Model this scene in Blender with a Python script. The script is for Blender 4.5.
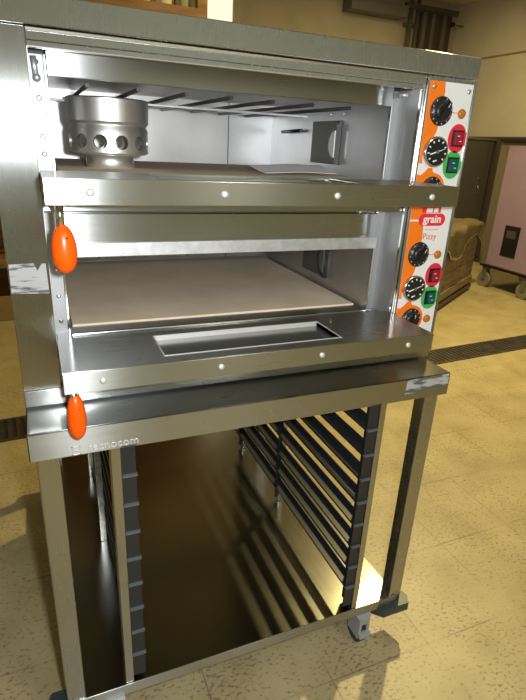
import bpy, bmesh, math, random
from mathutils import Matrix, Vector
random.seed(7)
S = bpy.context.scene
for o in list(bpy.data.objects):
    bpy.data.objects.remove(o, do_unlink=True)
COL = S.collection

# ---------------------------------------------------------------- camera
EYE = Vector((0.0598, -1.0282, 1.40))
yaw, pit, rol = 0.414, 0.3746, -0.052
fw = Vector((math.sin(yaw)*math.cos(pit), math.cos(yaw)*math.cos(pit), -math.sin(pit)))
rt = Vector((math.cos(yaw), -math.sin(yaw), 0))
dn = fw.cross(rt)
r2 = math.cos(rol)*rt + math.sin(rol)*dn
d2 = -math.sin(rol)*rt + math.cos(rol)*dn
cd = bpy.data.cameras.new('camera')
cam = bpy.data.objects.new('camera', cd)
COL.objects.link(cam)
cam.matrix_world = Matrix(((r2.x, -d2.x, -fw.x, EYE.x), (r2.y, -d2.y, -fw.y, EYE.y),
                           (r2.z, -d2.z, -fw.z, EYE.z), (0, 0, 0, 1)))
cd.sensor_fit = 'VERTICAL'
cd.sensor_height = 36.0
cd.lens = 36.0*520.0/700.0
cd.clip_start = 0.02
S.camera = cam

# ---------------------------------------------------------------- world, lights, exposure
W = bpy.data.worlds.new('world')
S.world = W
W.use_nodes = True
W.node_tree.nodes['Background'].inputs[0].default_value = (0.9, 0.8, 0.62, 1)
W.node_tree.nodes['Background'].inputs[1].default_value = 0.3
S.view_settings.view_transform = 'Standard'
S.view_settings.look = 'None'
S.view_settings.gamma = 1.0
S.view_settings.exposure = 0.0


def lamp(name, kind, loc, energy, color, size=None, rot=(0, 0, 0), size_y=None):
    d = bpy.data.lights.new(name, kind)
    d.energy = energy
    d.color = color
    if kind == 'AREA':
        d.size = size
        if size_y:
            d.shape = 'RECTANGLE'
            d.size_y = size_y
    else:
        d.shadow_soft_size = size
    o = bpy.data.objects.new(name, d)
    o.location = loc
    o.rotation_euler = rot
    COL.objects.link(o)
    return o


WARM = (1.0, 0.80, 0.34)
NEUT = (1.0, 0.96, 0.86)
# ceiling fixtures, the neutral one added as fill (the housings are built further down)
lamp('ceiling_lamp_light', 'AREA', (2.88, 1.95, 3.36), 130, WARM, 0.13, size_y=0.13)
lamp('ceiling_lamp_light', 'AREA', (4.3, 4.4, 3.36), 24, WARM, 0.5, size_y=1.2)
lamp('ceiling_lamp_light', 'AREA', (1.6, -3.0, 3.36), 28, NEUT, 0.5, size_y=1.2)  # unseen lamp added behind the camera for general fill
# the camera's own flash, to the right of the lens
lamp('camera_flash', 'POINT', EYE + Vector((0.065, 0.0, 0.03)), 52, (0.93, 0.97, 1.0), 0.02)

# ---------------------------------------------------------------- materials


def mat(name, col, rough=0.5, metal=0.0, emis=None, estr=1.0, spec=None):
    m = bpy.data.materials.new(name)
    m.use_nodes = True
    b = m.node_tree.nodes['Principled BSDF']
    b.inputs['Base Color'].default_value = (*col, 1)
    b.inputs['Roughness'].default_value = rough
    b.inputs['Metallic'].default_value = metal
    if spec is not None:
        b.inputs['Specular IOR Level'].default_value = spec
    if emis:
        b.inputs['Emission Color'].default_value = (*emis, 1)
        b.inputs['Emission Strength'].default_value = estr
    return m


def nd(m, t, **kw):
    n = m.node_tree.nodes.new(t)
    for k, v in kw.items():
        setattr(n, k, v)
    return n


def lk(m, a, b):
    m.node_tree.links.new(a, b)


def steel(name, col, r0, r1, stretch, bump=0.02, aniso=0.0, tan=(1, 0, 0)):
    """brushed stainless steel: streaky roughness along one axis"""
    m = mat(name, col, r0, 1.0)
    b = m.node_tree.nodes['Principled BSDF']
    if aniso:                                 # the highlight spreads across the grain
        b.inputs['Anisotropic'].default_value = aniso
        tg = nd(m, 'ShaderNodeCombineXYZ')
        for k in range(3):
            tg.inputs[k].default_value = tan[k]
        lk(m, tg.outputs[0], b.inputs['Tangent'])
    tc = nd(m, 'ShaderNodeTexCoord')
    mp = nd(m, 'ShaderNodeMapping')
    mp.inputs['Scale'].default_value = stretch
    lk(m, tc.outputs['Object'], mp.inputs['Vector'])
    n = nd(m, 'ShaderNodeTexNoise')
    n.inputs['Scale'].default_value = 6
    n.inputs['Detail'].default_value = 6
    lk(m, mp.outputs[0], n.inputs['Vector'])
    n2 = nd(m, 'ShaderNodeTexNoise')          # smudges and wear
    n2.inputs['Scale'].default_value = 9
    n2.inputs['Detail'].default_value = 5
    lk(m, tc.outputs['Object'], n2.inputs['Vector'])
    mx = nd(m, 'ShaderNodeMath', operation='MULTIPLY_ADD')
    mx.inputs[1].default_value = 0.5
    lk(m, n.outputs['Fac'], mx.inputs[0])
    ml = nd(m, 'ShaderNodeMath', operation='MULTIPLY')
    ml.inputs[1].default_value = 0.5
    lk(m, n2.outputs['Fac'], ml.inputs[0])
    lk(m, ml.outputs[0], mx.inputs[2])
    mr = nd(m, 'ShaderNodeMapRange')
    mr.inputs['From Min'].default_value = 0.3
    mr.inputs['From Max'].default_value = 0.7
    mr.inputs['To Min'].default_value = r0
    mr.inputs['To Max'].default_value = r1
    lk(m, mx.outputs[0], mr.inputs['Value'])
    lk(m, mr.outputs[0], b.inputs['Roughness'])
    if bump:
        bp = nd(m, 'ShaderNodeBump')
        bp.inputs['Strength'].default_value = bump
        bp.inputs['Distance'].default_value = 0.01
        lk(m, n.outputs['Fac'], bp.inputs['Height'])
        lk(m, bp.outputs[0], b.inputs['Normal'])
    return m


def noisy(name, c1, c2, scale=8, rough=0.6, metal=0.0, lo=0.35, hi=0.65, detail=6, stretch=(1, 1, 1)):
    m = mat(name, c1, rough, metal)
    b = m.node_tree.nodes['Principled BSDF']
    tc = nd(m, 'ShaderNodeTexCoord')
    mp = nd(m, 'ShaderNodeMapping')
    mp.inputs['Scale'].default_value = stretch
    lk(m, tc.outputs['Object'], mp.inputs['Vector'])
    n = nd(m, 'ShaderNodeTexNoise')
    n.inputs['Scale'].default_value = scale
    n.inputs['Detail'].default_value = detail
    lk(m, mp.outputs[0], n.inputs['Vector'])
    r = nd(m, 'ShaderNodeValToRGB')
    r.color_ramp.elements[0].position = lo
    r.color_ramp.elements[0].color = (*c1, 1)
    r.color_ramp.elements[1].position = hi
    r.color_ramp.elements[1].color = (*c2, 1)
    lk(m, n.outputs['Fac'], r.inputs['Fac'])
    lk(m, r.outputs['Color'], b.inputs['Base Color'])
    return m


STEEL = steel('steel_vertical', (0.46, 0.47, 0.46), 0.25, 0.29, (14, 14, 1.2), 0.003, 0.95, (1, 1, 0))
STEELH = steel('steel_horizontal', (0.46, 0.47, 0.46), 0.265, 0.30, (1.2, 14, 14), 0.003, 0.95, (0, 1, 1))
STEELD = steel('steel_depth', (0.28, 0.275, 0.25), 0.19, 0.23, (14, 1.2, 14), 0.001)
CHROME = mat('chrome', (0.75, 0.75, 0.75), 0.15, 1.0)
GALV = noisy('galvanised', (0.62, 0.62, 0.62), (0.75, 0.75, 0.76), 60, 0.5, 0.8)
LINER = noisy('aluminised_liner', (0.56, 0.56, 0.56), (0.68, 0.67, 0.66), 5, 0.40, 1.0)
DARKSTEEL = mat('dark_gap', (0.02, 0.02, 0.02), 0.6)
JAMB = mat('jamb_steel', (0.50, 0.50, 0.50), 0.58, 0.9)
RAILE = mat('rail_edge', (0.16, 0.17, 0.18), 0.4, 0.3)
RIVET = mat('rivet_metal', (0.75, 0.75, 0.73), 0.55, 0.7)
STONE = noisy('firebrick', (0.74, 0.60, 0.44), (0.84, 0.69, 0.52), 7, 0.9)
ROD = mat('heating_rod', (0.055, 0.05, 0.045), 0.5, 0.4)
PLATE = mat('plate_grey', (0.17, 0.155, 0.14), 0.55, 0.7)
RAILM = mat('rail_dark', (0.035, 0.037, 0.042), 0.35, 0.4)
ORANGE = mat('orange_plastic', (0.95, 0.10, 0.0), 0.3)
ORANGEP = mat('orange_print', (0.90, 0.20, 0.01), 0.4)
WHITEP = mat('white_print', (0.80, 0.80, 0.80), 0.35)
BLACK = mat('black_plastic', (0.012, 0.012, 0.013), 0.35)
REDP = mat('red_print', (0.75, 0.03, 0.05), 0.4)
GREENP = mat('green_print', (0.06, 0.45, 0.09), 0.4)
REDL = mat('red_rocker', (0.32, 0.015, 0.03), 0.15)
GREENL = mat('green_rocker', (0.0, 0.10, 0.08), 0.15)
AMBER = mat('amber_lens', (0.50, 0.16, 0.01), 0.2)
GLASS = mat('dark_glass', (0.26, 0.27, 0.24), 0.22, 0.8)
FOOT = mat('green_black_plastic', (0.03, 0.05, 0.05), 0.4)
PAPER = mat('white_sheet', (0.75, 0.76, 0.78), 0.5)
RUBBER = mat('rubber', (0.05, 0.05, 0.05), 0.7)
FILM = noisy('film_residue', (0.10, 0.10, 0.10), (0.42, 0.42, 0.43), 75, 0.6, 0.0, 0.38, 0.48, 8, (0.3, 1, 1.5))

# ---------------------------------------------------------------- mesh helpers


class MB:
    """collects shapes into one mesh"""

    def __init__(self):
        self.bm = bmesh.new()
        self.mats = []

    def mi(self, m):
        if m not in self.mats:
            self.mats.append(m)
        return self.mats.index(m)

    def _fin(self, verts, m, smooth=False):
        i = self.mi(m)
        fs = set()
        for v in verts:
            for f in v.link_faces:
                fs.add(f)
        for f in fs:
            f.material_index = i
            f.smooth = smooth
        return self

    def box(self, m, x0, x1, y0, y1, z0, z1, bev=0.0015):
        r = bmesh.ops.create_cube(self.bm, size=1)
        vs = r['verts']
        for v in vs:
            v.co = Vector((x0 if v.co.x < 0 else x1, y0 if v.co.y < 0 else y1, z0 if v.co.z < 0 else z1))
        i = self.mi(m)
        fs = set(f for v in vs for f in v.link_faces)
        for f in fs:
            f.material_index = i
        mn = min(abs(x1-x0), abs(y1-y0), abs(z1-z0))
        if bev and mn > 2.5*bev:
            es = set(e for v in vs for e in v.link_edges)
            rb = bmesh.ops.bevel(self.bm, geom=list(es), offset=bev, segments=2, affect='EDGES', profile=0.5)
            for f in rb['faces']:
                f.material_index = i
        return self

    def cyl(self, m, p0, p1, r0, r1=None, seg=24, smooth=True, caps=True):
        p0, p1 = Vector(p0), Vector(p1)
        d = p1-p0
        r = bmesh.ops.create_cone(self.bm, cap_ends=caps, segments=seg, radius1=r0, radius2=r0 if r1 is None else r1, depth=d.length)
        q = d.to_track_quat('Z', 'Y').to_matrix().to_4x4()
        bmesh.ops.transform(self.bm, matrix=Matrix.Translation((p0+p1)/2) @ q, verts=r['verts'])
        i = self.mi(m)
        for f in set(f for v in r['verts'] for f in v.link_faces):
            f.material_index = i
            f.smooth = smooth and len(f.verts) == 4
        return self

    def sph(self, m, c, rx, ry, rz, seg=24):
        r = bmesh.ops.create_uvsphere(self.bm, u_segments=seg, v_segments=seg//2, radius=1)
        for v in r['verts']:
            v.co = Vector((c[0]+v.co.x*rx, c[1]+v.co.y*ry, c[2]+v.co.z*rz))
        return self._fin(r['verts'], m, True)

    def lathe(self, m, c, prof, seg=40, axis='Z'):
        """prof: list of (radius, height); axis Z up, or Y (towards -y)"""
        rings = []
        for (r, h) in prof:
            ring = []
            for k in range(seg):
                a = 2*math.pi*k/seg
                if axis == 'Z':
                    co = (c[0]+r*math.cos(a), c[1]+r*math.sin(a), c[2]+h)
                else:
                    co = (c[0]+r*math.cos(a), c[1]-h, c[2]+r*math.sin(a))
                ring.append(self.bm.verts.new(co))
            rings.append(ring)
        i = self.mi(m)
        for a, b in zip(rings[:-1], rings[1:]):
            for k in range(seg):
                f = self.bm.faces.new((a[k], a[(k+1) % seg], b[(k+1) % seg], b[k]))
                f.material_index = i
                f.smooth = True
        for ring, flip in ((rings[0], True), (rings[-1], False)):
            f = self.bm.faces.new(ring[::-1] if flip else ring)
            f.material_index = i
        return self

    def prism(self, m, pts, y0, y1):
        """polygon in x,z extruded from y0 to y1"""
        a = [self.bm.verts.new((x, y0, z)) for x, z in pts]
        b = [self.bm.verts.new((x, y1, z)) for x, z in pts]
        i = self.mi(m)
        n = len(pts)
        fs = [self.bm.faces.new(a), self.bm.faces.new(b[::-1])]
        for k in range(n):
            fs.append(self.bm.faces.new((a[k], b[k], b[(k+1) % n], a[(k+1) % n])))
        for f in fs:
            f.material_index = i
        return self

    def prism_z(self, m, pts, z0, z1):
        a = [self.bm.verts.new((x, y, z0)) for x, y in pts]
        b = [self.bm.verts.new((x, y, z1)) for x, y in pts]
        i = self.mi(m)
        n = len(pts)
        fs = [self.bm.faces.new(a), self.bm.faces.new(b[::-1])]
        for k in range(n):
            fs.append(self.bm.faces.new((a[k], b[k], b[(k+1) % n], a[(k+1) % n])))
        for f in fs:
            f.material_index = i
        return self

    def prism_x(self, m, pts, x0, x1):
        a = [self.bm.verts.new((x0, y, z)) for y, z in pts]
        b = [self.bm.verts.new((x1, y, z)) for y, z in pts]
        i = self.mi(m)
        n = len(pts)
        fs = [self.bm.faces.new(a), self.bm.faces.new(b[::-1])]
        for k in range(n):
            fs.append(self.bm.faces.new((a[k], b[k], b[(k+1) % n], a[(k+1) % n])))
        for f in fs:
            f.material_index = i
        return self

    def mesh(self, me, m, M):
        b2 = bmesh.new()
        b2.from_mesh(me)
        b2.transform(M)
        i = self.mi(m)
        mp = {v: self.bm.verts.new(v.co) for v in b2.verts}
        for f in b2.faces:
            try:
                g = self.bm.faces.new([mp[v] for v in f.verts])
                g.material_index = i
            except ValueError:
                pass
        b2.free()
        return self

    def build(self, name, parent=None, world=True, label=None):
        bmesh.ops.recalc_face_normals(self.bm, faces=self.bm.faces)
        if parent is not None and world:
            # vertices were given in room coordinates: bring them to the thing's own frame
            o = parent
            off = Vector((0, 0, 0))
            while o is not None:
                off += o.location
                o = o.parent
            for v in self.bm.verts:
                v.co -= off
        me = bpy.data.meshes.new(name)
        self.bm.to_mesh(me)
        self.bm.free()
        for m in self.mats:
            me.materials.append(m)
        ob = bpy.data.objects.new(name, me)
        COL.objects.link(ob)
        if parent is not None:
            ob.parent = parent
        if label:
            ob['label'] = label
        return ob


def thing(name, label, cat, loc=(0, 0, 0), rz=0, group=None):
    o = bpy.data.objects.new(name, None)
    o.empty_display_size = 0.1
    COL.objects.link(o)
    o.location = loc
    o.rotation_euler = (0, 0, rz)
    return tag(o, label, cat, group)


def tag(o, label, cat, group=None):
    o['label'] = label
    o['category'] = cat
    if group:
        o['group'] = group
    return o


def struct(o):
    o['kind'] = 'structure'
    return o


def text_mesh(s, size, ext=0.0004, bold=0.0, sx=1.0):
    cu = bpy.data.curves.new('text', 'FONT')
    cu.body = s
    cu.size = size
    cu.extrude = ext
    cu.offset = bold
    cu.align_x = 'CENTER'
    cu.align_y = 'CENTER'
    o = bpy.data.objects.new('text', cu)
    COL.objects.link(o)
    bpy.context.view_layer.update()
    dg = bpy.context.evaluated_depsgraph_get()
    me = bpy.data.meshes.new_from_object(o.evaluated_get(dg))
    bpy.data.objects.remove(o, do_unlink=True)
    bpy.data.curves.remove(cu)
    return me


FRONT = Matrix.Rotation(math.pi/2, 4, 'X')          # text upright, facing -y


def H(z):
    return z+1.4


# ---------------------------------------------------------------- the room
XR, YB, ZC = 6.2, 6.3, 3.46
XL, YF = -3.2, -4.2

# floor: square tiles, dirty grout, speckles
FL = mat('floor_tiles', (0.5, 0.4, 0.25), 0.42)
b = FL.node_tree.nodes['Principled BSDF']
tc = nd(FL, 'ShaderNodeTexCoord')
sep = nd(FL, 'ShaderNodeSeparateXYZ')
lk(FL, tc.outputs['Object'], sep.inputs[0])


def grid(axis, off, pitch, w):
    a = nd(FL, 'ShaderNodeMath', operation='SUBTRACT')
    a.inputs[1].default_value = off - pitch/2
    lk(FL, sep.outputs[axis], a.inputs[0])
    p = nd(FL, 'ShaderNodeMath', operation='FLOORED_MODULO')
    p.inputs[1].default_value = pitch
    lk(FL, a.outputs[0], p.inputs[0])
    s = nd(FL, 'ShaderNodeMath', operation='SUBTRACT')
    s.inputs[1].default_value = pitch/2
    lk(FL, p.outputs[0], s.inputs[0])
    ab = nd(FL, 'ShaderNodeMath', operation='ABSOLUTE')
    lk(FL, s.outputs[0], ab.inputs[0])
    c = nd(FL, 'ShaderNodeMath', operation='LESS_THAN')
    c.inputs[1].default_value = w
    lk(FL, ab.outputs[0], c.inputs[0])
    return c


gx = grid('X', 0.70, 0.337, 0.0022)
gy = grid('Y', -0.182, 0.337, 0.0022)
gm = nd(FL, 'ShaderNodeMath', operation='MAXIMUM')
lk(FL, gx.outputs[0], gm.inputs[0])
lk(FL, gy.outputs[0], gm.inputs[1])
n1 = nd(FL, 'ShaderNodeTexNoise')
n1.inputs['Scale'].default_value = 5
n1.inputs['Detail'].default_value = 8
lk(FL, tc.outputs['Object'], n1.inputs['Vector'])
r1 = nd(FL, 'ShaderNodeValToRGB')
r1.color_ramp.elements[0].position = 0.3
r1.color_ramp.elements[0].color = (0.38, 0.31, 0.16, 1)
r1.color_ramp.elements[1].position = 0.65
r1.color_ramp.elements[1].color = (0.50, 0.42, 0.23, 1)
lk(FL, n1.outputs['Fac'], r1.inputs['Fac'])
mps = nd(FL, 'ShaderNodeMapping')
mps.inputs['Scale'].default_value = (1, 1.6, 1)
mps.inputs['Rotation'].default_value = (0, 0, 0.6)
lk(FL, tc.outputs['Object'], mps.inputs['Vector'])
n2 = nd(FL, 'ShaderNodeTexNoise')
n2.inputs['Scale'].default_value = 75
n2.inputs['Detail'].default_value = 4
lk(FL, mps.outputs[0], n2.inputs['Vector'])
n3 = nd(FL, 'ShaderNodeTexNoise')
n3.inputs['Scale'].default_value = 3.5
lk(FL, tc.outputs['Object'], n3.inputs['Vector'])
ad = nd(FL, 'ShaderNodeMath', operation='MULTIPLY_ADD')
ad.inputs[1].default_value = 0.22
lk(FL, n3.outputs['Fac'], ad.inputs[0])
lk(FL, n2.outputs['Fac'], ad.inputs[2])
sp = nd(FL, 'ShaderNodeMapRange')
sp.inputs['From Min'].default_value = 0.67
sp.inputs['From Max'].default_value = 0.78
lk(FL, ad.outputs[0], sp.inputs['Value'])
spm = nd(FL, 'ShaderNodeMath', operation='MULTIPLY')
spm.inputs[1].default_value = 0.75
lk(FL, sp.outputs[0], spm.inputs[0])
m1 = nd(FL, 'ShaderNodeMix', data_type='RGBA')
m1.inputs['B'].default_value = (0.16, 0.10, 0.06, 1)
lk(FL, spm.outputs[0], m1.inputs['Factor'])
lk(FL, r1.outputs['Color'], m1.inputs['A'])
gf = nd(FL, 'ShaderNodeMath', operation='MULTIPLY')
lk(FL, gm.outputs[0], gf.inputs[0])
grn = nd(FL, 'ShaderNodeMapRange')
grn.inputs['From Min'].default_value = 0.35
grn.inputs['From Max'].default_value = 0.6
grn.inputs['To Min'].default_value = 0.03
grn.inputs['To Max'].default_value = 0.6
lk(FL, n3.outputs['Fac'], grn.inputs['Value'])
lk(FL, grn.outputs[0], gf.inputs[1])
m2 = nd(FL, 'ShaderNodeMix', data_type='RGBA')
m2.inputs['B'].default_value = (0.13, 0.10, 0.06, 1)
lk(FL, gf.outputs[0], m2.inputs['Factor'])
lk(FL, m1.outputs['Result'], m2.inputs['A'])
lk(FL, m2.outputs['Result'], b.inputs['Base Color'])

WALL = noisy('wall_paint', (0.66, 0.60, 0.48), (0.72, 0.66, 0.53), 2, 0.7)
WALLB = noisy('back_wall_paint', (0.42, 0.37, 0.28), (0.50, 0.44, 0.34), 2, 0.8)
WALLN = noisy('front_wall_paint', (0.52, 0.58, 0.52), (0.58, 0.63, 0.57), 2, 0.7)
CEIL = noisy('ceiling_paint', (0.60, 0.54, 0.40), (0.66, 0.60, 0.45), 2, 0.8)
GREYM = mat('grey_metal', (0.16, 0.15, 0.14), 0.45, 0.3)
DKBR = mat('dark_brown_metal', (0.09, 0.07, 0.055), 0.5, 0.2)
WOOD = noisy('wood_board', (0.20, 0.095, 0.03), (0.32, 0.17, 0.06), 4, 0.6, stretch=(1, 6, 6))

struct(MB().box(FL, XL, XR, YF, YB, -0.1, 0, 0).build('floor'))
struct(MB().box(CEIL, XL, XR, YF, YB, ZC, ZC+0.1, 0).build('ceiling'))
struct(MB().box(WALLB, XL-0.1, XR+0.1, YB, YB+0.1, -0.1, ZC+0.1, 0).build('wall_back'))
struct(MB().box(WALL, XR, XR+0.1, YF, YB, -0.1, ZC+0.1, 0).build('wall_right'))
struct(MB().box(WALLN, XL-0.1, XL, YF, YB, -0.1, ZC+0.1, 0).build('wall_left'))
struct(MB().box(WALLN, XL-0.1, XR+0.1, YF-0.1, YF, -0.1, ZC+0.1, 0).build('wall_front'))
# seam strip along the right wall
struct(MB().box(mat('wall_joint', (0.30, 0.22, 0.11), 0.7), XR-0.012, XR, YF, YB, 2.705, 2.725, 0.002).build('trim_1'))

# ceiling fixtures; the one behind the viewer is an added fill lamp
for (x, y, sx, sy, lab) in ((2.88, 1.95, 0.15, 0.15, 'small square warm ceiling lamp above and right of the oven'),
                            (4.3, 4.4, 0.5, 1.2, 'long warm ceiling lamp near the far right corner'),
                            (1.6, -3.0, 0.5, 1.2, 'long ceiling lamp added behind the viewer as general fill, opposite the oven')):
    t = thing('ceiling_lamp', lab, 'lamp', (x, y, ZC))
    MB().box(GREYM, x-sx/2-0.03, x+sx/2+0.03, y-sy/2-0.03, y+sy/2+0.03, ZC-0.05, ZC, 0.004).build('housing', t)
    MB().box(mat('diffuser', (0.9, 0.85, 0.7), 0.5, emis=(1, 0.86, 0.6), estr=3), x-sx/2, x+sx/2, y-sy/2, y+sy/2,
             ZC-0.06, ZC-0.0495, 0.002).build('diffuser', t)

# daylit window slot in the back wall
struct(MB().box(noisy('window_frame_paint', (0.40, 0.34, 0.22), (0.46, 0.38, 0.25), 3), 1.94, 2.16, YB-0.06, YB, 1.9, 3.3, 0.004)
       .box(WALLB, 2.60, 2.72, YB-0.06, YB, 1.9, 3.3, 0.004).build('trim_2'))
wn = struct(MB().box(mat('daylight_pane', (0.9, 0.88, 0.75), 0.3, emis=(1.0, 0.93, 0.66), estr=1.0),
                     2.16, 2.60, YB-0.03, YB, 1.9, 3.3, 0.002).build('window_1'))

# dark sliding door with its posts in the far corner
dr = struct(MB().box(DKBR, 5.50, 6.06, YB-0.05, YB, 0, 3.32, 0.004).build('door_1'))
MB().box(GREYM, 5.50, 5.56, YB-0.10, YB-0.05, 0, 3.32, 0.004).box(GREYM, 5.66, 5.72, YB-0.10, YB-0.05, 0, 3.32, 0.004)\
    .box(GREYM, 5.86, 5.93, YB-0.10, YB-0.05, 0, 3.32, 0.004).build('door_frame', dr)
for k, x in enumerate((5.27, 5.39)):
    o = MB().cyl(GREYM, (x, YB-0.10, 0), (x, YB-0.10, ZC), 0.035 if k == 0 else 0.03)\
        .box(GREYM, x-0.05, x+0.05, YB-0.10, YB, 3.10, 3.14).build('vertical_pipe')
    tag(o, ('thicker left' if k == 0 else 'thinner right')+' grey vertical pipe on the back wall by the dark door', 'pipe',
        'pipes on the back wall')
tag(MB().box(DKBR, 5.12, 6.05, YB-0.19, YB-0.14, 3.30, 3.36).build('door_track'),
    'dark horizontal rail above the dark door in the far corner', 'rail')
tag(MB().box(mat('duct_grey', (0.17, 0.16, 0.16), 0.5, 0.3), 4.2, 5.12, YB-0.25, YB, 3.16, 3.30, 0.006).build('air_duct'),
    'grey duct running along the top of the back wall', 'duct')
hk = thing('wall_hook', 'small dark hook standing out of the beige right wall near the corner', 'hook', (XR, 6.15, 3.19))
MB().cyl(GREYM, (XR, 6.15, 3.19), (XR-0.20, 6.15, 3.19), 0.012).build('rod', hk)
MB().sph(BLACK, (XR-0.20, 6.15, 3.19), 0.035, 0.035, 0.035).build('knob', hk)

# ---------------------------------------------------------------- floor drain
da = 0.065
dg = thing('floor_drain', 'long dark slotted floor drain crossing the tiles behind the oven', 'drain', (1.7, 1.687, 0), da)
DRM = noisy('drain_metal', (0.045, 0.04, 0.035), (0.11, 0.09, 0.07), 12, 0.5, 0.5)
MB().box(DRM, -2.9, 3.6, -0.115, -0.095, 0, 0.006, 0).box(DRM, -2.9, 3.6, 0.095, 0.115, 0, 0.006, 0).build('frame', dg, False)
MB().box(DARKSTEEL, -2.9, 3.6, -0.095, 0.095, 0, 0.002, 0).build('channel', dg, False)
g = MB()
x = -2.89
while x < 3.59:
    g.box(DRM, x, x+0.022, -0.095, 0.095, 0.002, 0.006, 0)
    x += 0.04
g.build('grating', dg, False)

# ---------------------------------------------------------------- wooden shelving in the background, left
rk = thing('wooden_shelf_rack', 'brown wooden shelf rack standing behind the oven at the left', 'shelf', (0.3, 3.6, 0))
for x in (-1.0, 0.18, 1.36):
    for y in (3.42, 3.9):
        MB().box(WOOD, x-0.04, x+0.04, y-0.03, y+0.03, 0, 2.72, 0.004).build('post', rk)
for z in (0.42, 1.1, 1.75, 2.26):
    MB().box(WOOD, -0.96, 1.32, 3.38, 3.95, z, z+0.07, 0.004).build('shelf_board', rk)
MB().box(WOOD, -1.0, 1.36, 3.93, 3.95, 0, 2.72, 0.003).build('back_panel', rk)
MB().box(noisy('kick_board', (0.30, 0.21, 0.09), (0.36, 0.26, 0.12), 5), -1.0, 1.36, 3.375, 3.39, 0.004, 0.20, 0.002).build('kick_board', rk)
for (x0, x1, h, c, lab) in ((-0.85, -0.35, 0.28, (0.34, 0.2, 0.08), 'plain brown carton on the top shelf of the wooden rack, leftmost'),
                            (-0.25, 0.12, 0.22, (0.40, 0.25, 0.1), 'low tan carton on the top shelf beside the leftmost carton'),
                            (0.26, 0.80, 0.30, (0.36, 0.2, 0.07), 'wide brown carton in the middle of the top wooden shelf')):
    o = thing('carton', lab, 'box', ((x0+x1)/2, 3.66, 2.33), 0, 'things on the top wooden shelf')
    MB().box(noisy('carton', c, tuple(q*1.2 for q in c), 5), x0, x1, 3.47, 3.85, 2.33, 2.33+h, 0.004).build('body', o)
    MB().box(mat('tape', (0.5, 0.4, 0.25), 0.4), (x0+x1)/2-0.025, (x0+x1)/2+0.025, 3.469, 3.851, 2.33+h-0.06, 2.33+h+0.001, 0).build('tape', o)
for k, (x, c, lab) in enumerate(((0.93, (0.75, 0.62, 0.28), 'yellow jar on the wooden shelf, next to the brown carton'),
                                 (1.09, (0.75, 0.68, 0.45), 'cream jar on the wooden shelf between a yellow and an olive jar'),
                                 (1.24, (0.38, 0.36, 0.18), 'olive jar on the wooden shelf next to the end post'))):
    o = thing('jar', lab, 'jar', (x, 3.5, 2.33), 0, 'jars on the top wooden shelf')
    MB().lathe(mat('jar_'+str(k), c, 0.3), (x, 3.5, 2.33), [(0.055, 0), (0.06, 0.01), (0.06, 0.2), (0.045, 0.24), (0.04, 0.26)]).build('body', o)
    MB().lathe(mat('jar_lid', (0.3, 0.2, 0.08), 0.4), (x, 3.5, 2.33), [(0.046, 0.26), (0.046, 0.29), (0.04, 0.295)]).build('lid', o)

# ---------------------------------------------------------------- wrapped crate
ca = math.atan2(0.536, 0.844)
cr = thing('wooden_crate', 'low crate of worn boards half covered with brown paper, behind the oven at right', 'crate', (4.47, 3.34, 0), ca)
CRW = noisy('crate_wood', (0.20, 0.14, 0.075), (0.30, 0.215, 0.12), 6, 0.7, stretch=(1, 5, 5))
cb = MB().box(CRW, -1.5, 0, 0, 0.75, 0.07, 0.72, 0.006)
for z in (0.21, 0.34, 0.47, 0.60):
    cb.box(DKBR, -1.5, 0.001, -0.001, 0.75, z, z+0.006, 0)
cb.build('box', cr, False)
for z in (0.10, 0.645):
    MB().box(CRW, -1.5, 0.0, -0.018, 0.0, z, z+0.07, 0.003).build('batten', cr, False)
MB().box(DKBR, -1.52, 0.01, -0.02, 0.76, 0.03, 0.07, 0.004).build('pallet', cr, False)
for x in (-1.45, -0.75, -0.06):
    MB().box(DKBR, x-0.05, x+0.05, 0.0, 0.72, 0, 0.03, 0.002).build('skid', cr, False)
# draped paper: bumpy sheet over the top with torn hanging edges
pm = bmesh.new()
NX, NY = 40, 30
grd = []
for i in range(NX+1):
    row = []
    for j in range(NY+1):
        u = -1.52 + i*(1.60/NX)
        v = -0.30 + j*(1.05/NY)
        z = 0.755 + 0.012*math.sin(u*9+v*4)+0.012*math.sin(v*17-u*3)+random.uniform(-.004, .004)
        x_, y_ = u, v
        if v < -0.03:                     # hangs down in front
            dd = -0.03 - v
            y_ = -0.035 - 0.012*math.sin(u*14)
            z = 0.755 - dd*(0.75+0.35*math.sin(u*5.3))
        if u > 0.02:
            z -= (u-0.02)*1.6
            x_ = 0.02+(u-0.02)*0.5 + 0.01*math.sin(v*15)
        row.append(pm.verts.new((x_, y_, z)))
    grd.append(row)
for i in range(NX):
    for j in range(NY):
        f = pm.faces.new((grd[i][j], grd[i+1][j], grd[i+1][j+1], grd[i][j+1]))
        f.smooth = True
bmesh.ops.solidify(pm, geom=pm.faces[:], thickness=0.006)
bmesh.ops.recalc_face_normals(pm, faces=pm.faces)
me = bpy.data.meshes.new('paper_cover')
pm.to_mesh(me)
pm.free()
me.materials.append(noisy('brown_paper', (0.25, 0.19, 0.09), (0.36, 0.28, 0.15), 6, 0.6))
pc = bpy.data.objects.new('paper_cover', me)
COL.objects.link(pc)
pc.parent = cr

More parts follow.
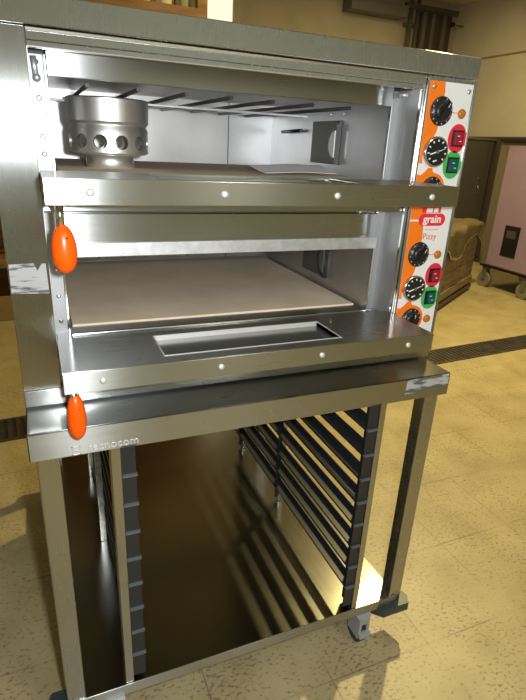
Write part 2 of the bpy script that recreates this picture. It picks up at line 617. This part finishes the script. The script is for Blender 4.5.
# ---------------------------------------------------------------- pink cabinet on castors
PINK = noisy('pink_panel', (0.31, 0.22, 0.33), (0.33, 0.235, 0.35), 3, 0.5)
CABG = mat('cabinet_grey', (0.22, 0.19, 0.15), 0.45, 0.4)
pk = thing('wheeled_cabinet', 'tall pink and grey cabinet on castors by the right edge', 'cabinet', (5.1, 3.14, 0))
MB().box(CABG, 4.71, 5.5, 2.76, 3.51, 0.26, 1.555, 0.006).build('body', pk)
MB().box(PINK, 4.70, 4.712, 2.79, 3.385, 0.275, 1.52, 0.003).build('side_panel', pk)
MB().box(BLACK, 4.68, 5.52, 2.74, 3.50, 1.555, 1.585, 0.004).build('lid', pk)
v = MB().box(BLACK, 4.692, 4.702, 3.01, 3.21, 0.405, 0.73, 0.003)
v.build('vent_plate', pk)
MB().box(DKBR, 4.688, 4.694, 3.05, 3.17, 0.60, 0.68, 0.002).build('vent_cover', pk)
MB().box(BLACK, 4.72, 5.48, 2.78, 3.49, 0.235, 0.26, 0.003).build('base_frame', pk)
for (x, y) in ((4.77, 2.86), (4.77, 3.42), (5.42, 2.86), (5.42, 3.42)):
    c = MB().box(GREYM, x-0.035, x+0.035, y-0.035, y+0.035, 0.215, 0.235, 0.003)\
        .box(GREYM, x-0.032, x-0.026, y-0.03, y+0.03, 0.08, 0.22, 0.002).box(GREYM, x+0.026, x+0.032, y-0.03, y+0.03, 0.08, 0.22, 0.002)\
        .build('castor', pk)
    MB().cyl(mat('grey_wheel', (0.2, 0.18, 0.14), 0.6), (x-0.022, y, 0.085), (x+0.022, y, 0.085), 0.085, seg=32).build('wheel', c)

# ---------------------------------------------------------------- grey cupboard further back
GCAB = mat('cupboard_grey', (0.13, 0.115, 0.10), 0.45, 0.3)
gc = thing('metal_cupboard', 'tall grey metal cupboard with a keyed handle, left of the pink cabinet', 'cupboard', (5.1, 4.95, 0))
MB().box(GCAB, 4.55, 5.72, 4.62, 5.25, 0.0, 1.60, 0.006).build('body', gc)
MB().box(CABG, 4.53, 5.74, 4.60, 5.27, 1.60, 1.625, 0.004).build('top', gc)
d = MB().box(GCAB, 4.60, 5.62, 4.60, 4.62, 0.08, 1.57, 0.004).build('door', gc)
MB().cyl(CHROME, (5.55, 4.60, 1.02), (5.55, 4.57, 1.02), 0.02).box(CHROME, 5.54, 5.56, 4.565, 4.58, 0.93, 1.02).build('handle', d)
MB().cyl(CHROME, (5.55, 4.60, 1.13), (5.55, 4.59, 1.13), 0.013).build('lock', d)
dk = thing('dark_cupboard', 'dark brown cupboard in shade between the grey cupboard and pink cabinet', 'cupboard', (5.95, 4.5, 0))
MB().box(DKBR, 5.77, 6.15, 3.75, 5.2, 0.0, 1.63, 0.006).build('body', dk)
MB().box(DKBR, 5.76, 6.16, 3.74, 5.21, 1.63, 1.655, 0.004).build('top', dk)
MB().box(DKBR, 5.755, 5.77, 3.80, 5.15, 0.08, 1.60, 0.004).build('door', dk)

# ---------------------------------------------------------------- trolley
TB = 0.0
tr = thing('oven_trolley', 'stainless steel wheeled stand with tray rails under the pizza oven', 'trolley', (0.497, 0.4, 0))
ZT = H(-0.518)
MB().box(STEELH, 0, 0.995, -0.10, 0.995, ZT-0.004, ZT, 0.001)\
    .box(STEELH, 0, 0.995, -0.10, -0.097, ZT-0.06, ZT, 0.001)\
    .box(STEELH, 0, 0.995, 0.992, 0.995, ZT-0.06, ZT, 0.001)\
    .box(STEEL, 0, 0.003, -0.10, 0.995, ZT-0.06, ZT, 0.001)\
    .box(STEEL, 0.992, 0.995, -0.10, 0.995, ZT-0.06, ZT, 0.001)\
    .box(STEELH, 0.002, 0.993, -0.098, -0.07, ZT-0.06, ZT-0.057, 0.001).build('top', tr)
for (x0, x1) in ((0.011, 0.053), (0.929, 0.971)):
    for (y0, y1) in ((-0.0965, -0.056), (0.948, 0.988)):
        l = MB().box(STEEL, x0, x1, y0, y1, 0.118, ZT-0.005, 0.003).build('leg', tr)
        cx, cy = (x0+x1)/2, (y0+y1)/2
        ox = -0.002 if x0 > 0.5 else -0.004
        MB().prism_z(FOOT, [(cx-0.072+ox, cy-0.012), (cx-0.045+ox, cy-0.040), (cx+0.044+ox, cy-0.040), (cx+0.056+ox, cy-0.012),
                          (cx+0.04+ox, cy+0.04), (cx-0.05+ox, cy+0.04)], 0.090, 0.119).build('foot', l, label='dark green plastic foot plate')
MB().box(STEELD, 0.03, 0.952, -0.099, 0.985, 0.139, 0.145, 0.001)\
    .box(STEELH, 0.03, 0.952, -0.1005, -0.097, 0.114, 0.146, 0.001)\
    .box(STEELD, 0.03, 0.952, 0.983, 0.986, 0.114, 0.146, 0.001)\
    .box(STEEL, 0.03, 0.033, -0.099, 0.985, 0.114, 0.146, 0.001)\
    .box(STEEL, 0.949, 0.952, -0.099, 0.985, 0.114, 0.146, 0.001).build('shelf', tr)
for side in (0, 1):
    xa, xb = ((0.148, 0.167), (0.796, 0.813))[side]
    for (y0, y1) in ((-0.096, -0.056), (0.430, 0.441), (0.815, 0.835)):
        u = MB().box(STEEL, xa, xb, y0, y1, 0.146, ZT-0.0045, 0.001).build('rack_upright', tr)
        xi = xb if side == 0 else xa-0.012
        if y0 < 0:
            xs = (xb, xb+0.030) if side == 0 else (xa-0.030, xa)
            MB().box(RAILM, xs[0], xs[1], y0+0.004, y0+0.008, 0.16, ZT-0.006, 0.001).build('front_plate', u, label='dark plate beside the upright')
        MB().box(RAILM, xi, xi+0.012, y0+0.010, y1, 0.16, ZT-0.006, 0.001).build('mounting_strip', u, label='dark strip on the upright')
    for k in range(9):
        z = H(-0.578-0.0735*k)
        if side == 0:
            MB().box(RAILM, 0.167, 0.170, -0.09, 0.84, z, z+0.019, 0.0008).box(RAILM, 0.167, 0.197, -0.09, 0.84, z, z+0.003, 0.0008)\
                .box(RAILM, 0.196, 0.198, -0.086, 0.84, z-0.004, z+0.003, 0).box(RAILE, 0.168, 0.199, -0.100, -0.090, z, z+0.003, 0).build('tray_rail', tr)
        else:
            MB().box(RAILM, 0.793, 0.796, -0.09, 0.84, z, z+0.019, 0.0008).box(RAILM, 0.768, 0.796, -0.09, 0.84, z, z+0.003, 0.0008)\
                .box(RAILM, 0.767, 0.769, -0.086, 0.84, z-0.004, z+0.003, 0).box(RAILE, 0.765, 0.795, -0.100, -0.090, z, z+0.003, 0).build('tray_rail', tr)
CAST = mat('castor_grey', (0.40, 0.41, 0.42), 0.4, 0.2)
for (x, y) in ((0.838, -0.082), (0.12, -0.082), (0.845, 0.90), (0.12, 0.90)):
    c = MB().box(CAST, x-0.022, x+0.022, y-0.03, y+0.03, 0.108, 0.114, 0.001)\
        .box(CAST, x-0.018, x-0.014, y-0.03, y+0.025, 0.032, 0.11, 0.001).box(CAST, x+0.014, x+0.018, y-0.03, y+0.025, 0.032, 0.11, 0.001)\
        .box(CAST, x-0.018, x+0.018, y-0.033, y-0.028, 0.086, 0.11, 0.001)\
        .box(CAST, x-0.018, x-0.009, y-0.033, y-0.028, 0.056, 0.088, 0.001).box(CAST, x+0.009, x+0.018, y-0.033, y-0.028, 0.056, 0.088, 0.001)\
        .box(CAST, x-0.019, x+0.019, y-0.045, y-0.028, 0.042, 0.058, 0.003).build('castor', tr)
    MB().cyl(RUBBER, (x-0.012, y, 0.035), (x+0.012, y, 0.035), 0.035, seg=28).build('wheel', c)
# embossed name on the front skirt and left-over film
e = MB()
me = text_mesh('tecnocom', 0.023, 0.0006)
M = Matrix.Translation((0.155, -0.1006, H(-0.5655))) @ FRONT @ Matrix.Diagonal((1.06, 1, 1, 1))
e.mesh(me, RIVET, M)
e.box(RIVET, 0.076, 0.092, -0.1008, -0.0998, H(-0.577), H(-0.575), 0).box(RIVET, 0.076, 0.092, -0.1008, -0.0998, H(-0.560), H(-0.558), 0)\
    .box(RIVET, 0.076, 0.078, -0.1008, -0.0998, H(-0.577), H(-0.558), 0).box(RIVET, 0.090, 0.092, -0.1008, -0.0998, H(-0.577), H(-0.558), 0)\
    .box(RIVET, 0.081, 0.087, -0.1008, -0.0998, H(-0.570), H(-0.566), 0)
e.build('embossed_lettering', tr)
MB().prism(FILM, [(0.862, H(-0.521)), (0.990, H(-0.519)), (0.991, H(-0.551)), (0.965, H(-0.553)), (0.93, H(-0.556)), (0.88, H(-0.559)), (0.858, H(-0.559))],
           -0.1012, -0.0998).build('film_residue', tr, label='torn silvery film left on the skirt')

# ---------------------------------------------------------------- oven
OB = ZT
ov = thing('pizza_oven', 'stainless steel double deck pizza oven with both doors open', 'oven', (0.5, 0.45, OB))
for x in (0.05, 0.95):
    for y in (0.05, 0.83):
        MB().cyl(BLACK, (x, y, OB), (x, y, OB+0.008), 0.02).build('foot', ov)
ZB = OB+0.006
MB().box(STEELH, 0.0, 1.003, 0.0, 0.90, ZB, H(-0.477), 0.0015).build('base_frame', ov)
# side columns and the box behind
MB().box(STEEL, 0.0, 0.070, 0.0, 0.90, H(-0.476), H(0.158), 0.0012)\
    .box(STEEL, 0.866, 1.003, 0.004, 0.90, H(-0.476), H(0.158), 0.0012)\
    .box(STEEL, 0.07, 0.866, 0.80, 0.90, H(-0.476), H(0.158), 0.001)\
    .box(STEELH, 0.07, 0.866, 0.02, 0.80, H(-0.476), H(-0.425), 0.001)\
    .box(STEELH, 0.07, 0.866, 0.003, 0.80, H(0.140), H(0.158), 0.001).build('casing', ov)
MB().box(STEEL, -0.002, 1.004, -0.003, 0.905, H(0.160), H(0.2035), 0.002).build('top_panel', ov)
MB().box(STEEL, 0.0705, 0.8655, 0.004, 0.012, H(0.131), H(0.1395), 0.001)\
    .box(STEEL, 0.0705, 0.8655, 0.001, 0.010, H(0.1395), H(0.1575), 0.001)\
    .box(CHROME, 0.0705, 0.8655, -0.001, 0.006, H(0.152), H(0.1575), 0.001)\
    .box(CHROME, 0.0705, 0.8655, 0.0, 0.012, H(0.1290), H(0.1315), 0.0005).build('header_strip', ov)
# jambs
YC = 0.094
for side in (0, 1):
    j = MB()
    if side == 0:
        j.box(JAMB, 0.070, 0.0715, 0.004, YC, H(-0.425), H(0.131), 0)
        j.box(JAMB, 0.070, 0.101, YC-0.003, YC, H(-0.40), H(0.131), 0.0008)
        j.box(CHROME, 0.096, 0.101, YC-0.012, YC, H(-0.40), H(0.131), 0.001)
    else:
        j.box(JAMB, 0.8645, 0.866, 0.004, YC, H(-0.425), H(0.131), 0)
        j.box(JAMB, 0.842, 0.866, YC-0.003, YC, H(-0.40), H(0.131), 0.0008)
        j.box(CHROME, 0.842, 0.846, YC-0.008, YC, H(-0.40), H(0.131), 0.001)
        j.box(CHROME, 0.8585, 0.866, 0.002, 0.010, H(-0.425), H(0.1575), 0.001)
    jo = j.build('door_jamb', ov)
    if side == 0:
        for z in (0.118, 0.06, -0.005, -0.035, -0.255, -0.31, -0.365):
            MB().lathe(CHROME, (0.084, YC-0.003, H(z)), [(0.0045, 0), (0.0045, 0.002), (0.002, 0.003)], 16, 'Y').build('screw', jo)
        MB().cyl(GALV, (0.082, 0.082, H(0.095)), (0.080, 0.082, H(0.126)), 0.005, seg=14).sph(GALV, (0.083, 0.080, H(0.092)), 0.007, 0.007, 0.007, 14).build('hinge_catch', jo)
    else:
        MB().cyl(GALV, (0.852, 0.075, H(0.122)), (0.866, 0.060, H(0.122)), 0.006, seg=14).build('hinge_catch', jo)

for deck in (0, 1):
    dz = -0.3215*deck
    # chamber lining: sides, back, ceiling, floor
    zt, zb = H(0.125+dz), H(-0.075+dz)
    x0, x1, y1 = 0.101, 0.842, 0.775
    MB().box(LINER, x0-0.004, x0, YC, y1, zb, zt, 0).box(LINER, x1, x1+0.004, YC, y1, zb, zt, 0)\
        .box(LINER, x0, x1, y1, y1+0.004, zb, zt, 0).box(LINER, x0, x1, YC, y1, zt, zt+0.004, 0)\
        .box(LINER, x0, x1, YC, y1, zb-0.004, zb, 0)\
        .box(DARKSTEEL, 0.6815, 0.6835, y1-0.002, y1, zb, zt, 0).build('chamber_lining', ov)
    MB().box(STONE, x0+0.006, x1-0.012, 0.128, y1-0.006, zb, H(-0.066+dz), 0.002).build('baking_stone', ov)
    # band above the opening
    MB().box(STEELH, 0.101, 0.842, YC-0.012, YC, H(0.097+dz), H((0.138 if deck == 0 else 0.178)+dz), 0.0015).build('upper_band', ov)
    if deck == 1:
        MB().box(GALV, 0.101, 0.842, YC-0.018, YC+0.01, H(-0.229), H(-0.201), 0.001).build('galvanised_lip', ov)
    # sill
    MB().box(STEELH, 0.0725, 0.864, 0.022, 0.126, H(-0.088+dz), H(-0.070+dz), 0.0015)\
        .box(CHROME, 0.101, 0.842, 0.06, 0.068, H(-0.070+dz), H(-0.064+dz), 0.002).build('sill', ov)
    for k in range(7):
        x = 0.17+0.0955*k
        MB().cyl(ROD, (x, 0.105, H(0.0885+dz)), (x, 0.772, H(0.0885+dz)), 0.0042, seg=12).build('heating_rod', ov)
    MB().box(GALV, x0, x1-0.05, 0.41, 0.422, H(0.078+dz), H(0.0835+dz), 0.001).build('rod_support', ov)
    # access plate and lamp on the right chamber wall
    pl = MB().box(PLATE, x1-0.006, x1, 0.30, 0.46, H(-0.040+dz), H(0.072+dz), 0.002).build('lamp_plate', ov, label='dark plate on the chamber wall')
    lm = MB()
    half = [(0.300+0.046*math.sin(math.pi*k/16), H(0.012+dz)+0.050*math.cos(math.pi*k/16)) for k in range(17)]
    lm.prism_x(BLACK, half, x1-0.016, x1-0.004)
    half = [(0.302+0.030*math.sin(math.pi*k/16), H(0.012+dz)+0.034*math.cos(math.pi*k/16)) for k in range(17)]
    lm.prism_x(GLASS, half, x1-0.019, x1-0.015).build('lamp_cover', pl, label='dark half round lamp cover')
    for q in (0.29, 0.36):
        MB().cyl(CHROME, (x1-0.004, q, H(0.088+dz)), (x1, q, H(0.088+dz)), 0.004, seg=12).build('screw', ov)
    MB().cyl(BLACK, (x1-0.012, 0.52, H(0.048+dz)), (x1-0.012, 0.66, H(0.044+dz)), 0.005, seg=12).build('temperature_probe', ov)
# panel between the decks
MB().box(STEELH, 0.0705, 0.8655, 0.012, YC-0.014, H(-0.130), H(-0.108), 0.0015).build('middle_rail', ov)
MB().box(STEELH, 0.101, 0.842, YC+0.004, 0.79, H(-0.190), H(-0.085), 0).build('deck_divider', ov)

# doors, lowered flat
for deck in (0, 1):
    dz = -0.319*deck
    zt, zb = H(-0.060+dz), H(-0.100+dz)
    xa, xb, ya, yb = 0.0715, 0.864, -0.158, 0.020
    wx0, wx1, wy0, wy1 = 0.257, 0.640, -0.122, -0.012
    dm = MB()
    dm.box(STEELH, xa, xb, ya, ya+0.004, zb, zt, 0.0012)
    dm.box(STEELH, xa, wx0, ya+0.0035, yb, zb+0.004, zt, 0.0008).box(STEELH, wx1, xb, ya+0.0035, yb, zb+0.004, zt, 0.0008)
    dm.box(STEELH, wx0, wx1, ya+0.0035, wy0, zb+0.004, zt, 0.0008).box(STEELH, wx0, wx1, wy1, yb, zb+0.004, zt, 0.0008)
    WE = STEELH if deck == 0 else RIVET
    # bright pressed edge of the window
    dm.box(WE, wx0-0.003, wx1+0.003, wy0-0.002, wy0+0.001, zt-0.016, zt+0.0008, 0)
    dm.box(WE, wx0-0.003, wx0, wy0, wy1, zt-0.016, zt+0.0008, 0).box(WE, wx1, wx1+0.003, wy0, wy1, zt-0.016, zt+0.0008, 0)
    dm.box(WE, wx0-0.003, wx1+0.003, wy1-0.001, wy1+0.002, zt-0.016, zt+0.0008, 0)
    do = dm.build('door', ov)
    MB().box(GLASS, wx0, wx1, wy0, wy1, zt-0.018, zt-(0.002 if deck == 0 else 0.010), 0).build('window_glass', do)
    for x in (0.138, 0.357, 0.577, 0.796):
        MB().lathe(RIVET, (x, ya, H(-0.0805+dz)), [(0.0062, 0), (0.0058, 0.0018), (0.0035, 0.003), (0.001, 0.0034)], 18, 'Y').build('rivet', do)
    hx, hy = (0.0945, -0.130) if deck == 0 else (0.0895, -0.137)
    MB().cyl(CHROME, (hx-0.002, hy, zb-0.042), (hx-0.002, hy, zb+0.002), 0.0065, seg=16).build('handle_rod', do)
    hz = H(-0.1715) if deck == 0 else H(-0.474)
    hh = 0.040 if deck == 0 else 0.047
    hr = 0.0195 if deck == 0 else 0.0165
    prof = []
    for k in range(17):
        t = -1+2*k/16
        rr = hr*math.sqrt(max(0.02, 1-abs(t)**2.3))
        prof.append((rr*(1-0.10*t), t*hh))
    MB().lathe(ORANGE, (hx, hy, hz), prof, 28).sph(BLACK, (hx+0.005, hy-0.0175 if deck == 0 else hy-0.012, hz+0.020), 0.0016, 0.003, 0.0016, 10)\
        .build('handle_grip', do, label='orange plastic grip')

# ---------------------------------------------------------------- control panel
YP = 0.004
cp = MB().box(STEEL, 0.8665, 1.003, -0.001, YP, H(-0.475), H(0.157), 0.001)\
    .box(CHROME, 0.8665, 0.8715, -0.005, YP, H(-0.475), H(0.1575), 0.001)\
    .box(STEEL, 0.997, 1.003, -0.004, YP, H(-0.475), H(0.157), 0.001).build('control_panel', ov)
MB().box(WHITEP, 0.8735, 0.9955, -0.002, 0.0, H(-0.468), H(0.149), 0.0004).build('fascia', cp, label='white printed fascia')
pf = MB()


def arc(cx, cz, r, a0, a1, n=14):
    return [(cx+r*math.cos(math.radians(a0+(a1-a0)*k/n)), cz+r*math.sin(math.radians(a0+(a1-a0)*k/n))) for k in range(n+1)]


YO = -0.0024
for deck in (0, 1):
    dz = -0.321*deck
    top = 0.149 if deck == 0 else 0.170
    pts = [(0.8738, H(top+dz)), (0.914, H(top+dz))]
    if deck == 0:
        pts += [(0.917, H(0.130))]
    else:
        pts += [(0.918, H(0.13+dz))]
    pts += [(0.914, H(0.075+dz)), (0.911, H(0.05+dz)), (0.905, H(0.036+dz)), (0.893, H(0.022+dz)), (0.884, H(0.010+dz)), (0.881, H(-0.008+dz)), (0.884, H(-0.022+dz)),
            (0.8738, H(-0.020+dz))]
    pf.prism(ORANGEP, [(x, z) for x, z in pts], YO, -0.0015)
    pts2 = [(0.8738, H(-0.044+dz)), (0.884, H(-0.047+dz)), (0.893, H(-0.040+dz)), (0.903, H(-0.030+dz)), (0.915, H(-0.030+dz)), (0.918, H(-0.038+dz))]
    pts2 += arc(0.922, H(-0.078+dz), 0.037, 85, -60, 16)
    pts2 += [(0.918, H(-0.125+dz)), (0.916, H(-0.147+dz)), (0.8738, H(-0.147+dz))]
    pf.prism(ORANGEP, pts2, YO-0.0001, -0.0015)
for deck in (0, 1):
    for z in (0.089, -0.080):
        pf.box(ORANGEP, 0.930, 0.973, -0.0027, -0.0015, H(z-0.321*deck)-0.0009, H(z-0.321*deck)+0.0009, 0)
pf.build('orange_print', cp, label='orange printed band')


def gauge(x, z):
    m = MB()
    m.lathe(CHROME, (x, -0.002, z), [(0.0335, 0), (0.0335, 0.006), (0.031, 0.009), (0.029, 0.008)], 36, 'Y')
    m.lathe(BLACK, (x, -0.002, z), [(0.029, 0.0), (0.029, 0.0085)], 36, 'Y')
    for k in range(9):
        a = math.radians(-40+260*k/8)
        p = Vector((x+0.0215*math.cos(a), -0.0107, z+0.0215*math.sin(a)))
        q = Vector((x+0.0262*math.cos(a), -0.0107, z+0.0262*math.sin(a)))
        m.cyl(WHITEP, p, q, 0.0018, seg=6)
    m.cyl(WHITEP, (x-0.019, -0.0112, z-0.006), (x+0.021, -0.0112, z+0.007), 0.0016, 0.0012, seg=6)
    m.cyl(WHITEP, (x-0.008, -0.0107, z-0.021), (x+0.002, -0.0107, z-0.018), 0.002, seg=6)
    m.lathe(CHROME, (x, -0.009, z), [(0.004, 0), (0.004, 0.004)], 14, 'Y')
    return m.build('thermometer_gauge', cp, label='round black thermometer dial')


def knob(x, z, turn):
    m = MB()
    m.lathe(BLACK, (x, -0.002, z), [(0.0305, 0), (0.0305, 0.002), (0.029, 0.003), (0.0215, 0.004), (0.0205, 0.010), (0.017, 0.013), (0.015, 0.0135)], 36, 'Y')
    for k in range(11):
        a = math.radians(turn+70+300*k/10)
        m.cyl(WHITEP, (x+0.0245*math.cos(a), -0.0052, z+0.0245*math.sin(a)), (x+0.0278*math.cos(a), -0.0052, z+0.0278*math.sin(a)), 0.0009, seg=5)
    a = math.radians(turn)
    ca_, sa_ = math.cos(a), math.sin(a)
    pts = [(x+ca_*u-sa_*v, z+sa_*u+ca_*v) for u, v in ((-0.019, -0.006), (0.021, -0.004), (0.021, 0.004), (-0.019, 0.006))]
    m.prism(BLACK, pts, -0.020, -0.012)
    m.cyl(WHITEP, (x+ca_*0.008, -0.0205, z+sa_*0.008), (x+ca_*0.018, -0.0205, z+sa_*0.018), 0.0008, seg=5)
    return m.build('dial_knob', cp, label='black dial knob')


def switch(x, z, pm_, rm, lab):
    m = MB()
    ring = [(x+0.026*math.cos(2*math.pi*k/32), z+0.031*math.sin(2*math.pi*k/32)) for k in range(32)]
    m.prism(pm_, ring, -0.0032, -0.0015)
    m.box(BLACK, x-0.0155, x+0.0155, -0.007, -0.003, z-0.0175, z+0.0175, 0.002)
    m.box(rm, x-0.0105, x+0.0105, -0.011, -0.006, z-0.014, z+0.014, 0.002)
    for (ux, uz) in ((-0.003, 0.005), (0.003, -0.006)):
        m.box(WHITEP, x+ux-0.0035, x+ux+0.0035, -0.0114, -0.0108, z+uz-0.0007, z+uz+0.0007, 0)
    return m.build('rocker_switch', cp, label=lab)


for deck in (0, 1):
    dz = -0.321*deck
    knob(0.914, H(0.090+dz), 60)
    knob(0.921, H(-0.079+dz), 90)
    gauge(0.914, H(0.005+dz))
    switch(0.972, H(0.036+dz), REDP, REDL, 'red rocker switch')
    switch(0.970, H(-0.022+dz), GREENP, GREENL, 'green rocker switch')
    for z in (0.088, -0.080):
        MB().lathe(AMBER, (0.973, -0.002, H(z+dz)), [(0.0105, 0), (0.0105, 0.002), (0.0085, 0.005), (0.003, 0.007)], 24, 'Y').build('pilot_lamp', cp, label='amber pilot lamp')
for (x, z) in ((0.886, 0.138), (0.984, 0.134), (0.886, -0.46), (0.984, -0.46)):
    MB().lathe(CHROME, (x, -0.002, H(z)), [(0.0055, 0), (0.005, 0.002), (0.002, 0.0032)], 18, 'Y').build('screw', cp)
lg = MB()
pz = H(-0.1475)
pill = arc(0.963, pz, 0.0145, -90, 90, 10)+arc(0.913, pz, 0.0145, 90, 270, 10)
lg.prism(REDP, pill, -0.0034, -0.0015)
lg.box(REDP, 0.905, 0.960, -0.0033, -0.0015, H(-0.131), H(-0.117), 0)
lg.mesh(text_mesh('grain', 0.026, 0.0004, 0.0006), WHITEP, Matrix.Translation((0.938, -0.0036, pz+0.001)) @ FRONT @ Matrix.Diagonal((1.05, 1, 1, 1)))
lg.box(WHITEP, 0.917, 0.935, -0.0037, -0.0030, H(-0.130), H(-0.120), 0).box(WHITEP, 0.939, 0.952, -0.0037, -0.0030, H(-0.130), H(-0.120), 0)
lg.box(REDP, 0.922, 0.962, -0.0026, -0.0015, H(-0.1715), H(-0.1705), 0)
lg.mesh(text_mesh('Pizzy', 0.021, 0.0003), mat('red_text', (0.72, 0.16, 0.08), 0.5), Matrix.Translation((0.939, -0.0024, H(-0.188))) @ FRONT)
lg.build('lettering', cp, label='white word on a red pill, orange word below')
# torn film on the left column
MB().prism(FILM, [(0.003, H(-0.222)), (0.045, H(-0.221)), (0.05, H(-0.235)), (0.058, H(-0.222)), (0.065, H(-0.222)), (0.0665, H(-0.279)), (0.002, H(-0.276))],
           -0.0008, 0.0005).build('film_residue', ov, label='torn white film left on the column')

# ---------------------------------------------------------------- things inside the upper chamber
FZ = H(-0.066)
CU = steel('cup_steel', (0.80, 0.80, 0.78), 0.38, 0.46, (3, 3, 14))
cx, cy = 0.231, 0.31
cu = thing('perforated_steel_cup', 'round steel collar with a ring of holes standing in the upper chamber', 'metal cup', (cx, cy, FZ))
body = MB().lathe(CU, (cx, cy, FZ), [(0.062, 0.028), (0.080, 0.030), (0.088, 0.034), (0.088, 0.082), (0.085, 0.088), (0.085, 0.092), (0.090, 0.098), (0.091, 0.143), (0.088, 0.146),
                                     (0.080, 0.146), (0.080, 0.036), (0.062, 0.036)], 64)
bo = body.build('body', cu)
cut = MB()
for k in range(12):
    a = 2*math.pi*(k+0.35)/12
    cut.cyl(CU, (0.06*math.cos(a), 0.06*math.sin(a), 0.056), (0.12*math.cos(a), 0.12*math.sin(a), 0.056), 0.0150, seg=20)
co = cut.build('cut')
co.location = (cx, cy, FZ)
md = bo.modifiers.new('holes', 'BOOLEAN')
md.object = co
md.operation = 'DIFFERENCE'
md.solver = 'EXACT'
bpy.context.view_layer.update()
nm = bpy.data.meshes.new_from_object(bo.evaluated_get(bpy.context.evaluated_depsgraph_get()))
bo.modifiers.clear()
bo.data = nm
nm.set_sharp_from_angle(angle=math.radians(35))
bpy.data.objects.remove(co, do_unlink=True)
MB().lathe(CU, (cx, cy, FZ), [(0.052, 0), (0.054, 0.002), (0.054, 0.029), (0.050, 0.0295)], 48).build('base_ring', cu)
# white sheet lying on the stone
sh = bmesh.new()
pts = [(0.575, 0.185), (0.785, 0.205), (0.78, 0.29), (0.565, 0.265)]
for (x, y) in pts:
    sh.verts.new((x, y, 0))
f = sh.faces.new(sh.verts[:])
bmesh.ops.subdivide_edges(sh, edges=sh.edges[:], cuts=8, use_grid_fill=True)
for v in sh.verts:
    v.co.z = FZ+0.004+0.16*max(0, v.co.y-0.17)+0.0015*math.sin(v.co.x*30)+0.001*math.sin(v.co.y*50)
bmesh.ops.solidify(sh, geom=sh.faces[:], thickness=0.0012)
bmesh.ops.recalc_face_normals(sh, faces=sh.faces)
me = bpy.data.meshes.new('paper_sheet')
sh.to_mesh(me)
sh.free()
me.materials.append(PAPER)
o = bpy.data.objects.new('paper_sheet', me)
COL.objects.link(o)
tag(o, 'thin white sheet lying on the upper oven floor at the right', 'sheet')
